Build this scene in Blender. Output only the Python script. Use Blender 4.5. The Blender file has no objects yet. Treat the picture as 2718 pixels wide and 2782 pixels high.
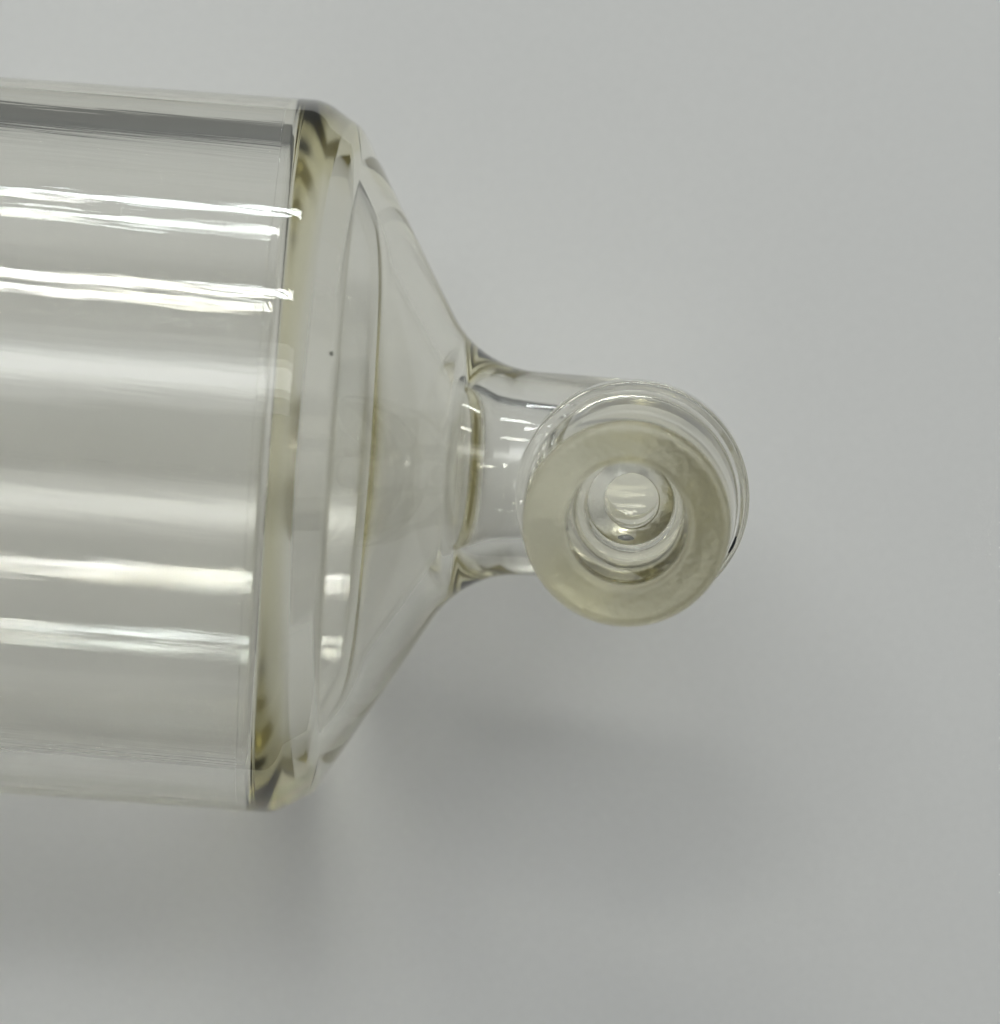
import bpy, bmesh, math, random
from mathutils import Vector, Matrix

random.seed(7)
S = 0.015                       # outer radius of the barrel in metres; shapes below are in barrel radii
sc = bpy.context.scene
COL = sc.collection
R_ = math.radians

# ------------------------------------------------------------------ camera
TILT = R_(3.4)
D = 20.0
cam_d = bpy.data.cameras.new("camera")
cam = bpy.data.objects.new("camera", cam_d)
COL.objects.link(cam)
T = Vector((0, -0.114, 1.0))
cam.location = (T + D * Vector((0, -math.sin(TILT), math.cos(TILT)))) * S
cam.rotation_euler = (TILT, 0, 0)
cam_d.sensor_width = 36
cam_d.lens = 36 * D / 2.868
cam_d.clip_start = 0.01
cam_d.clip_end = 20
cam_d.dof.use_dof = True
cam_d.dof.focus_distance = (D - 0.45) * S
cam_d.dof.aperture_fstop = cam_d.lens / 1000 / (0.38 * S)
sc.camera = cam

# ------------------------------------------------------------------ light
world = bpy.data.worlds.new("World")
sc.world = world
world.use_nodes = True
bg = world.node_tree.nodes["Background"]
bg.inputs[0].default_value = (0.985, 1.0, 0.99, 1)
bg.inputs[1].default_value = 0.205


def strip_lamp(name, deg, dist, length, width, radiance, color, n=14, slant=52.0):
    """an LED strip hanging over the far side of the table, parallel to the barrel: a row of
    LED bars, each set a little askew in the strip"""
    a = R_(deg)
    M = Matrix.Translation((0, math.sin(a) * dist * S, (1 + math.cos(a) * dist) * S)) @ \
        Matrix.Rotation(R_(-4.15), 4, 'Z') @ Matrix.Rotation(-a, 4, 'X')
    rnd = random.Random(len(name))
    pitch = length / n
    for i in range(n):
        l = bpy.data.lights.new(name, 'AREA')
        l.shape = 'RECTANGLE'
        ll, ww = width * rnd.uniform(1.05, 1.35), width * rnd.uniform(.17, .24)
        l.size, l.size_y = ll * S, ww * S
        l.energy = radiance * rnd.uniform(.8, 1.2) * math.pi * ll * ww * S * S
        t = rnd.uniform(-1, 1)
        l.color = (color[0] * (1 - .09 * max(0, -t)), color[1], color[2] * (1 - .12 * max(0, t)))
        o = bpy.data.objects.new(name, l)
        COL.objects.link(o)
        o.matrix_world = M @ Matrix.Translation(((i - (n - 1) / 2) * pitch * S, rnd.uniform(-.1, .1) * width * S, 0)) @ \
            Matrix.Rotation(R_(-slant + rnd.uniform(-4, 4)), 4, 'Z')


strip_lamp("ceiling_strip_light", 47.5, 20, 8.4, 1.2, 42, (1.0, 0.99, 0.97))
strip_lamp("wall_strip_light", 78.0, 20, 8.4, 1.15, 42, (0.98, 1.0, 1.0))

# broad ceiling panel a little beyond overhead: it throws the soft shadows towards the viewer
for depth, rad_ in ((3.6, 2.1), (6.4, 1.6), (12.0, 1.2)):          # bright tube area inside its dimmer glow on the ceiling
    pl_d = bpy.data.lights.new("ceiling_panel", 'AREA')
    pl_d.shape = 'RECTANGLE'
    pl_d.size, pl_d.size_y = 26 * S, depth * S
    pl_d.color = (0.975, 1.0, 0.99)
    pl_d.energy = rad_ * math.pi * 26 * depth * S * S
    panel = bpy.data.objects.new("ceiling_panel", pl_d)
    COL.objects.link(panel)
    dd = 30 + depth * .04
    panel.location = (1.5 * S, math.sin(R_(20)) * dd * S, (1 + math.cos(R_(20)) * dd) * S)
    panel.rotation_euler = (-R_(20), 0, R_(-4.15))

sc.view_settings.view_transform = 'Standard'
sc.view_settings.look = 'None'
sc.view_settings.exposure = 0
sc.view_settings.gamma = 1
cy = sc.cycles
cy.max_bounces = 40
cy.transmission_bounces = 36
cy.glossy_bounces = 16
cy.diffuse_bounces = 4
cy.volume_bounces = 0
cy.transparent_max_bounces = 64
cy.caustics_refractive = True
cy.caustics_reflective = True
cy.blur_glossy = 0.0
cy.sample_clamp_indirect = 0
cy.use_denoising = True
cy.use_guiding = True
cy.use_surface_guiding = True
cy.guiding_training_samples = 64


# ------------------------------------------------------------------ materials
def new_mat(name):
    m = bpy.data.materials.new(name)
    m.use_nodes = True
    nt = m.node_tree
    nt.nodes.clear()
    out = nt.nodes.new("ShaderNodeOutputMaterial")
    return m, nt, out


def clear_mat(name, absorb, ior=1.5, rough=0.0, wavy=0.0, ripple=0.0, frost=0.0, rscale=5.0):
    """clear moulded plastic/glass: refraction plus true absorption; absorb = loss per barrel radius"""
    m, nt, out = new_mat(name)
    N, L = nt.nodes, nt.links
    g = N.new("ShaderNodeBsdfGlass")
    g.inputs["Roughness"].default_value = rough
    g.inputs["IOR"].default_value = ior
    # faces glued to the next part (face attribute "bond") are index-matched: light passes straight on
    if frost:
        fa = N.new("ShaderNodeAttribute"); fa.attribute_name = "frost"
        fm = N.new("ShaderNodeMath"); fm.operation = 'MULTIPLY_ADD'
        fm.inputs[1].default_value = frost; fm.inputs[2].default_value = rough
        L.new(fa.outputs["Fac"], fm.inputs[0]); L.new(fm.outputs[0], g.inputs["Roughness"])
    at = N.new("ShaderNodeAttribute"); at.attribute_name = "bond"
    tr = N.new("ShaderNodeBsdfTransparent")
    mx = N.new("ShaderNodeMixShader")
    L.new(at.outputs["Fac"], mx.inputs[0]); L.new(g.outputs[0], mx.inputs[1]); L.new(tr.outputs[0], mx.inputs[2])
    L.new(mx.outputs[0], out.inputs["Surface"])
    if absorb:
        v = N.new("ShaderNodeVolumeAbsorption")
        d = max(absorb) * 1.05
        v.inputs["Color"].default_value = (1 - absorb[0] / d, 1 - absorb[1] / d, 1 - absorb[2] / d, 1)
        v.inputs["Density"].default_value = d / S
        L.new(v.outputs[0], out.inputs["Volume"])
    tc = N.new("ShaderNodeTexCoord")
    if wavy:
        # drawn surface: fine strands running along the tube at a slight helix
        sep = N.new("ShaderNodeSeparateXYZ")
        L.new(tc.outputs["Object"], sep.inputs[0])
        zc = N.new("ShaderNodeMath"); zc.operation = 'SUBTRACT'; zc.inputs[1].default_value = S
        L.new(sep.outputs[2], zc.inputs[0])
        at = N.new("ShaderNodeMath"); at.operation = 'ARCTAN2'
        L.new(sep.outputs[1], at.inputs[0]); L.new(zc.outputs[0], at.inputs[1])
        sx = N.new("ShaderNodeMath"); sx.operation = 'DIVIDE'; sx.inputs[1].default_value = S
        L.new(sep.outputs[0], sx.inputs[0])
        prev = None
        for k, (skew, su, sv, amp) in enumerate(((0.050, 42, 1.9, 1.0), (0.060, 95, 2.6, 0.42), (0.075, 190, 4.0, 0.14))):
            sk = N.new("ShaderNodeMath"); sk.operation = 'MULTIPLY_ADD'
            sk.inputs[1].default_value = skew
            L.new(sx.outputs[0], sk.inputs[0]); L.new(at.outputs[0], sk.inputs[2])
            mu = N.new("ShaderNodeMath"); mu.operation = 'MULTIPLY'; mu.inputs[1].default_value = su
            L.new(sk.outputs[0], mu.inputs[0])
            mv = N.new("ShaderNodeMath"); mv.operation = 'MULTIPLY'; mv.inputs[1].default_value = sv
            L.new(sx.outputs[0], mv.inputs[0])
            cb = N.new("ShaderNodeCombineXYZ")
            cb.inputs[2].default_value = 3.7 * k
            L.new(mu.outputs[0], cb.inputs[0]); L.new(mv.outputs[0], cb.inputs[1])
            nz = N.new("ShaderNodeTexNoise")
            nz.inputs["Scale"].default_value = 1.0
            nz.inputs["Detail"].default_value = 1.0
            L.new(cb.outputs[0], nz.inputs["Vector"])
            ma = N.new("ShaderNodeMath"); ma.operation = 'MULTIPLY_ADD'
            ma.inputs[1].default_value = amp
            L.new(nz.outputs[0], ma.inputs[0])
            if prev: L.new(prev.outputs[0], ma.inputs[2])
            prev = ma
        b = N.new("ShaderNodeBump")
        b.inputs["Strength"].default_value = 1.0
        b.inputs["Distance"].default_value = wavy * S
        L.new(prev.outputs[0], b.inputs["Height"])
        L.new(b.outputs[0], g.inputs["Normal"])
    elif ripple:
        nz = N.new("ShaderNodeTexNoise")
        nz.inputs["Scale"].default_value = rscale / S
        nz.inputs["Detail"].default_value = 2.0
        L.new(tc.outputs["Object"], nz.inputs["Vector"])
        b = N.new("ShaderNodeBump")
        b.inputs["Strength"].default_value = 1.0
        b.inputs["Distance"].default_value = ripple * S
        if frost: L.new(fa.outputs["Fac"], b.inputs["Strength"])     # only the ground faces are uneven
        L.new(nz.outputs[0], b.inputs["Height"])
        L.new(b.outputs[0], g.inputs["Normal"])
    return m


M_BARREL = clear_mat("clear_tube", (0.11, 0.135, 0.32), wavy=0.00026)
M_MOULD = clear_mat("clear_moulding", (0.12, 0.15, 0.38))
M_PORT = clear_mat("clear_port_moulding", (0.28, 0.32, 0.58), rough=0.02, frost=0.42, ripple=0.004, rscale=42)
M_GLUE = clear_mat("yellowed_adhesive", (0.42, 0.52, 1.35), ior=1.5, rough=0.10)
M_BUBBLE = clear_mat("air_bubble", None, ior=1 / 1.5)


def opaque(name, col, rough=0.6, noise=0.0, scale=100.0):
    m, nt, out = new_mat(name)
    p = nt.nodes.new("ShaderNodeBsdfPrincipled")
    p.inputs["Roughness"].default_value = rough
    p.inputs["Base Color"].default_value = (*col, 1)
    nt.links.new(p.outputs[0], out.inputs[0])
    if noise:
        tc = nt.nodes.new("ShaderNodeTexCoord")
        nz = nt.nodes.new("ShaderNodeTexNoise")
        nz.inputs["Scale"].default_value = scale
        nz.inputs["Detail"].default_value = 6
        nt.links.new(tc.outputs["Object"], nz.inputs["Vector"])
        r = nt.nodes.new("ShaderNodeValToRGB")
        r.color_ramp.elements[0].position = 0.3
        r.color_ramp.elements[1].position = 0.7
        r.color_ramp.elements[0].color = (*[c * (1 - noise) for c in col], 1)
        r.color_ramp.elements[1].color = (*[min(1, c * (1 + noise)) for c in col], 1)
        nt.links.new(nz.outputs[0], r.inputs[0])
        nt.links.new(r.outputs[0], p.inputs["Base Color"])
    return m


M_TABLE = opaque("white_tabletop", (0.765, 0.77, 0.76), 0.6, 0.03, 4000.0)
M_DESK = opaque("dark_grey_desk", (0.085, 0.09, 0.095), 0.5, 0.1, 40.0)
M_DARK = opaque("dark_lint", (0.03, 0.035, 0.04), 0.8)
M_GREY = opaque("grey_grit", (0.42, 0.43, 0.41), 0.35)


# ------------------------------------------------------------------ mesh helpers (lengths in barrel radii)
def fillet(pts, seg=8):
    """polyline of (s, r[, radius]) -> list of (s, r) with rounded corners"""
    out = []
    n = len(pts)
    for i, p in enumerate(pts):
        rad = p[2] if len(p) > 2 else 0
        if not rad or i in (0, n - 1):
            out.append((p[0], p[1])); continue
        P = Vector(p[:2]); a = (Vector(pts[i - 1][:2]) - P); b = (Vector(pts[i + 1][:2]) - P)
        la, lb = a.length, b.length
        a.normalize(); b.normalize()
        ang = a.angle(b)
        t = min(rad / math.tan(ang / 2), la * 0.48, lb * 0.48)
        r = t * math.tan(ang / 2)
        c = P + (a + b).normalized() * (r / math.sin(ang / 2))
        s0 = P + a * t - c; s1 = P + b * t - c
        tot = s0.angle_signed(s1)
        for k in range(seg + 1):
            th = -tot * k / seg
            q = c + Vector((s0.x * math.cos(th) - s0.y * math.sin(th), s0.x * math.sin(th) + s0.y * math.cos(th)))
            out.append((q.x, q.y))
    return out


def densify(pts, step):
    out = [pts[0]]
    for a, b in zip(pts, pts[1:]):
        L = math.hypot(b[0] - a[0], b[1] - a[1])
        k = max(1, int(L / step))
        for i in range(1, k + 1):
            out.append((a[0] + (b[0] - a[0]) * i / k, a[1] + (b[1] - a[1]) * i / k))
    return out


def lathe(profile, axis='X', n=192, closed=True, origin=(0, 0, 0)):
    """solid of revolution of profile [(s, r)]; points with r == 0 become poles"""
    bm = bmesh.new()
    rings = []
    for s, r in profile:
        if r < 1e-6:
            rings.append([bm.verts.new((s, 0, 0))]); continue
        rings.append([bm.verts.new((s, r * math.sin(2 * math.pi * k / n), r * math.cos(2 * math.pi * k / n))) for k in range(n)])
    pairs = list(zip(rings, rings[1:]))
    if closed: pairs.append((rings[-1], rings[0]))
    for A, B in pairs:
        if len(A) == 1 and len(B) == 1: continue
        for k in range(n):
            j = (k + 1) % n
            if len(A) == 1: bm.faces.new((A[0], B[j], B[k]))
            elif len(B) == 1: bm.faces.new((A[k], A[j], B[0]))
            else: bm.faces.new((A[k], A[j], B[j], B[k]))
    bmesh.ops.recalc_face_normals(bm, faces=bm.faces)
    if axis == 'Z':
        bmesh.ops.rotate(bm, verts=bm.verts, cent=(0, 0, 0), matrix=Matrix.Rotation(-math.pi / 2, 3, 'Y'))
    bmesh.ops.translate(bm, verts=bm.verts, vec=origin)
    return bm


def to_mesh(bm, name):
    me = bpy.data.meshes.new(name)
    bm.to_mesh(me); bm.free()
    return me


def finish(me, smooth=35):
    me.transform(Matrix.Scale(S, 4))
    me.shade_smooth()
    me.set_sharp_from_angle(angle=R_(smooth))
    return me


def link(name, me, mat, parent=None):
    o = bpy.data.objects.new(name, me)
    me.materials.clear(); me.materials.append(mat)
    COL.objects.link(o)
    if parent: o.parent = parent
    return o


def boolean(me, cutters, op='DIFFERENCE'):
    o = bpy.data.objects.new("work", me); COL.objects.link(o)
    tmp = []
    for c in cutters:
        co = bpy.data.objects.new("cut", c); COL.objects.link(co); tmp.append(co)
        md = o.modifiers.new("b", 'BOOLEAN'); md.operation = op; md.object = co; md.solver = 'EXACT'
    dg = bpy.context.evaluated_depsgraph_get()
    res = bpy.data.meshes.new_from_object(o.evaluated_get(dg))
    for t in tmp + [o]: bpy.data.objects.remove(t)
    return res


def bond(me, test):
    """mark the faces glued to the next part: test(centre, normal) in barrel radii"""
    a = me.attributes.new("bond", 'FLOAT', 'FACE')
    for p in me.polygons:
        if test(p.center, p.normal): a.data[p.index].value = 1.0
    return me


def plane(*planes, tol=1e-3):
    return lambda c, n: any(abs(n.dot(nv)) > .999 and abs((c - Vector(pt)).dot(nv)) < tol for pt, nv in planes)


def rad(c): return math.hypot(c.y, c.z - 1.0)


def tag(o, label=None, cat=None, group=None, kind=None):
    for k, v in (("label", label), ("category", cat), ("group", group), ("kind", kind)):
        if v: o[k] = v


# ------------------------------------------------------------------ setting: the white tabletop
bm = bmesh.new()
bmesh.ops.create_cube(bm, size=1.0)
for v in bm.verts:
    v.co = Vector((v.co.x * 12, -2.9 if v.co.y < 0 else 1.95, v.co.z * .02 - .01))
bmesh.ops.bevel(bm, geom=bm.edges, offset=.004, segments=2, affect='EDGES')
board = link("white_board", finish(to_mesh(bm, "white_board")), M_TABLE)
tag(board, kind="structure")
bm = bmesh.new()
bmesh.ops.create_grid(bm, x_segments=8, y_segments=8, size=40)
bmesh.ops.translate(bm, verts=bm.verts, vec=(0, 0, -.021))
table = link("tabletop", finish(to_mesh(bm, "tabletop")), M_DESK)
tag(table, kind="structure")

# ------------------------------------------------------------------ the clear chamber
chamber = bpy.data.objects.new("clear_chamber", None)
COL.objects.link(chamber)
chamber.empty_display_size = S
chamber.location = (0, 0, 0.006 * S)
chamber.rotation_euler = (0, 0, R_(-4.15))
tag(chamber, "clear see-through barrel with cone shoulder and round side port lying on white tabletop", "clear vessel")
UP = (0, 0, 1.0)               # the barrel's axis lies one radius above the table
EPS = 0.0006
XV = Vector((1, 0, 0))
RI = 0.87                      # inside of the barrel
J1, J3 = -0.66, -0.115         # joints: barrel | shoulder | neck
JA, JB = -0.618, -0.572        # the adhesive ring sits in the corner of the cavity between these
RG = 0.90
NR = 0.283
NSEG = 1024


def at(s, d=0.0): return ((s + d, 0, 1), XV)


# barrel: a straight tube that runs out of the picture on the left
prof = [(J1, 1.0), (J1, RI)] + [(-0.9 - .5 * k, RI) for k in range(6)] + [(-3.4, 1.0)] + [(-3.4 + .5 * k, 1.0) for k in range(1, 6)]
link("barrel", finish(bond(to_mesh(lathe(prof, n=NSEG, origin=UP), "barrel"), plane(at(J1)))), M_BARREL, chamber)

# outline and cavity of the end piece, from the barrel to the closed end of the neck
outer = fillet([(J1 - EPS, 1.0), (-0.562, 1.0, .12), (-0.450, 0.930, .10), (-0.078, 0.287, .28), (0.36, NR)], 16)
outer += [(0.36 + NR * math.sin(R_(a)), NR * math.cos(R_(a))) for a in range(5, 90, 5)] + [(0.36 + NR, 0)]
inner = fillet([(J1 - EPS, RI), (-0.622, RI, .05), (-0.574, 0.804, .08), (-0.448, 0.654, .75), (-0.197, 0.245, .12), (-0.02, 0.190, .2), (0.20, 0.176, .2), (0.47, 0.172, .1), (0.53, 0.0)], 10)


def cut_at(pts, s0):
    for i, (p, q) in enumerate(zip(pts, pts[1:])):
        if p[0] <= s0 <= q[0]:
            m = (s0, p[1] + (q[1] - p[1]) * (s0 - p[0]) / (q[0] - p[0]))
            return pts[:i + 1] + [m], [m] + pts[i + 1:]


o_l, _ = cut_at(outer, J3 + EPS)
i_l, _ = cut_at(inner, J3 + EPS)
i_a, _ = cut_at(i_l, JA)
_, i_r = cut_at(i_l, JA - EPS)
i_ring, _ = cut_at(i_r, JB + EPS)
_, i_sh = cut_at(i_l, JB)
sh = to_mesh(lathe(densify(o_l + i_sh[::-1] + [(JB, RG), (JA, RG)] + i_a[::-1], .03), n=NSEG, origin=UP), "shoulder")
link("shoulder", finish(bond(sh, lambda c, n: plane(at(J1, -EPS), at(JA), at(JB), at(J3, EPS))(c, n) or (JA < c.x < JB and abs(rad(c) - RG) < .001)), 25), M_MOULD, chamber)

# ring of yellowed adhesive in the corner of the cavity where tube and end piece meet
ring = i_ring + [(JB + EPS, RG + EPS), (JA - EPS, RG + EPS)]
rg = to_mesh(lathe(ring, n=NSEG, origin=UP), "seam_ring")
link("seam_ring", finish(bond(rg, lambda c, n: plane(at(JA, -EPS), at(JB, EPS))(c, n) or abs(rad(c) - RG - EPS) < .001), 25), M_GLUE, chamber)

# port axis: it stands on the neck and leans a little
PORT_S = 0.38
lean = R_(10.9)
pdir = Vector((-0.03, -math.sin(lean), math.cos(lean))).normalized()
px = (XV - pdir * XV.dot(pdir)).normalized()
py = pdir.cross(px)
PM = Matrix.Translation((PORT_S, 0, 1.0)) @ Matrix((px, py, pdir)).transposed().to_4x4()


def port_part(profile, n=192, closed=True):
    m = to_mesh(lathe(profile, 'Z', n, closed), "port")
    m.transform(PM)
    return m


def pl(h): return (tuple(PM @ Vector((0, 0, h))), pdir)


# neck with a stepped bore and a closed end, its boss carrying the port
CL, CH = 0.288, 0.372          # underside and top of the collar
_, o_r = cut_at(outer, J3)
_, i_r = cut_at(inner, J3)
neck = to_mesh(lathe([(J3, 0.0)] + o_r, n=512, closed=False, origin=UP), "neck")
boss = port_part([(0.0, 0.0), (0.0, 0.20), (0.12, 0.265), (CL + EPS, 0.290), (CL + EPS, 0.0)], 256, False)
neck = boolean(neck, [boss], 'UNION')
bore = to_mesh(lathe([(J3 - .05, 0.0), (J3 - .05, i_r[0][1])] + i_r, n=512, closed=False, origin=UP), "bore")
drill = port_part([(0.0, 0.0), (0.0, 0.074), (0.6, 0.074), (0.6, 0.0)], 128, False)
neck = boolean(neck, [bore, drill])
link("neck", finish(bond(neck, plane(at(J3), pl(CL + EPS))), 30), M_MOULD, chamber)

def frosted(me):
    a = me.attributes.new("frost", 'FLOAT', 'FACE')
    inv = PM.inverted()
    for p in me.polygons:
        h = (inv @ p.center).z
        a.data[p.index].value = max(0.0, min(1.0, (h - .90) / .045)) + (.7 if .42 < h < .485 else 0.0)
    return me


# port: tapered socket, mouth towards the viewer
port_prof = fillet([(CH - EPS, 0.298), (0.95, 0.278, .03), (0.95, 0.166, .025), (0.47, 0.118, .015), (0.44, 0.076, .01), (CH - EPS, 0.074)], 8)
port = link("port", finish(frosted(bond(port_part(port_prof, 384), plane(pl(CH - EPS)))), 30), M_PORT, chamber)
collar_prof = [(CL, 0.074)] + fillet([(CL, 0.290), (0.300, 0.322, .012), (CH, 0.323, .012), (CH, 0.298)], 6) + [(CH, 0.074)]
link("collar", finish(bond(port_part(collar_prof, 384), plane(pl(CL))), 30), M_MOULD, port)


def blob(name, loc, r, mat, parent=None, seed=0, jag=0.0, scale=(1, 1, 1), sub=2):
    b = bmesh.new()
    bmesh.ops.create_icosphere(b, subdivisions=sub, radius=r)
    rnd = random.Random(seed)
    for v in b.verts:
        v.co *= 1 + rnd.uniform(-jag, jag)
        v.co = Vector((v.co.x * scale[0], v.co.y * scale[1], v.co.z * scale[2]))
    bmesh.ops.translate(b, verts=b.verts, vec=loc)
    return link(name, finish(to_mesh(b, name), 60), mat, parent)


# hairline mould seam along the underside of the barrel
r_l = .0035
b = bmesh.new()
rr_ = [[b.verts.new((x, r_l * math.cos(2 * math.pi * k / 12), -r_l * .3 + r_l * math.sin(2 * math.pi * k / 12))) for k in range(12)] for x in (J1 - .01, -1.2, -1.8, -2.4, -3.3)]
for A, B in zip(rr_, rr_[1:]):
    for k in range(12): b.faces.new((A[k], A[(k + 1) % 12], B[(k + 1) % 12], B[k]))
b.faces.new(rr_[0]); b.faces.new(rr_[-1][::-1])
bmesh.ops.recalc_face_normals(b, faces=b.faces)
link("mould_line", finish(to_mesh(b, "mould_line"), 50), M_MOULD, chamber)

# trapped bubbles in the moulding
for k, (ang, rr, h, r) in enumerate(((2.15, .225, .80, .008), (3.8, .235, .86, .007), (1.3, .20, .7, .005), (5.3, .24, .75, .005))):
    p = PM @ Vector((rr * math.cos(ang), rr * math.sin(ang), h))
    blob("air_bubble", p, r, M_BUBBLE, port, k, scale=(1, 1, .8))

# loose bits, each resting on or in the chamber
W = chamber.matrix_basis


def place(o):
    o.data.transform(Matrix.Rotation(R_(-4.15), 4, 'Z'))
    return o


p = PM @ Vector((-0.006, -0.097, 0.484))
o = place(blob("grit_speck", p, .015, M_GREY, None, 3, .3, (1.3, .55, .5)))
tag(o, "small grey speck of grit stuck inside the bore of the round port", "speck")


o = place(blob("lint_speck", Vector((-0.470, 0.222, 1.916)), .0060, M_GREY, None, 5, .35, (1.0, .9, .5)))
tag(o, "faint dark speck of lint on the cone shoulder right of the seam", "speck")


def tube_path(pts, r, n=6):
    b = bmesh.new()
    rings = []
    for i, p in enumerate(pts):
        P = Vector(p)
        t = (Vector(pts[min(i + 1, len(pts) - 1)]) - Vector(pts[max(i - 1, 0)])).normalized()
        u = t.orthogonal().normalized(); v = t.cross(u)
        rr = r * (0.5 + math.sin(math.pi * (i + .3) / (len(pts) - .4)))
        rings.append([b.verts.new(P + u * rr * math.cos(2 * math.pi * k / n) + v * rr * math.sin(2 * math.pi * k / n)) for k in range(n)])
    for A, B in zip(rings, rings[1:]):
        for k in range(n): b.faces.new((A[k], A[(k + 1) % n], B[(k + 1) % n], B[k]))
    b.faces.new(rings[0]); b.faces.new(rings[-1][::-1])
    bmesh.ops.recalc_face_normals(b, faces=b.faces)
    return b


q = [PM @ Vector((0.288 + dx, -0.106 + dy, CH + .003 + dz)) for dx, dy, dz in ((-.012, -.026, 0), (-.004, -.010, .003), (.001, .004, .004), (.006, .022, .002))]
b = tube_path(q, .0030)
o = place(link("lint_fibre", finish(to_mesh(b, "lint_fibre"), 60), M_DARK))
tag(o, "tiny dark fibre lying on the collar right of the round port", "fibre")
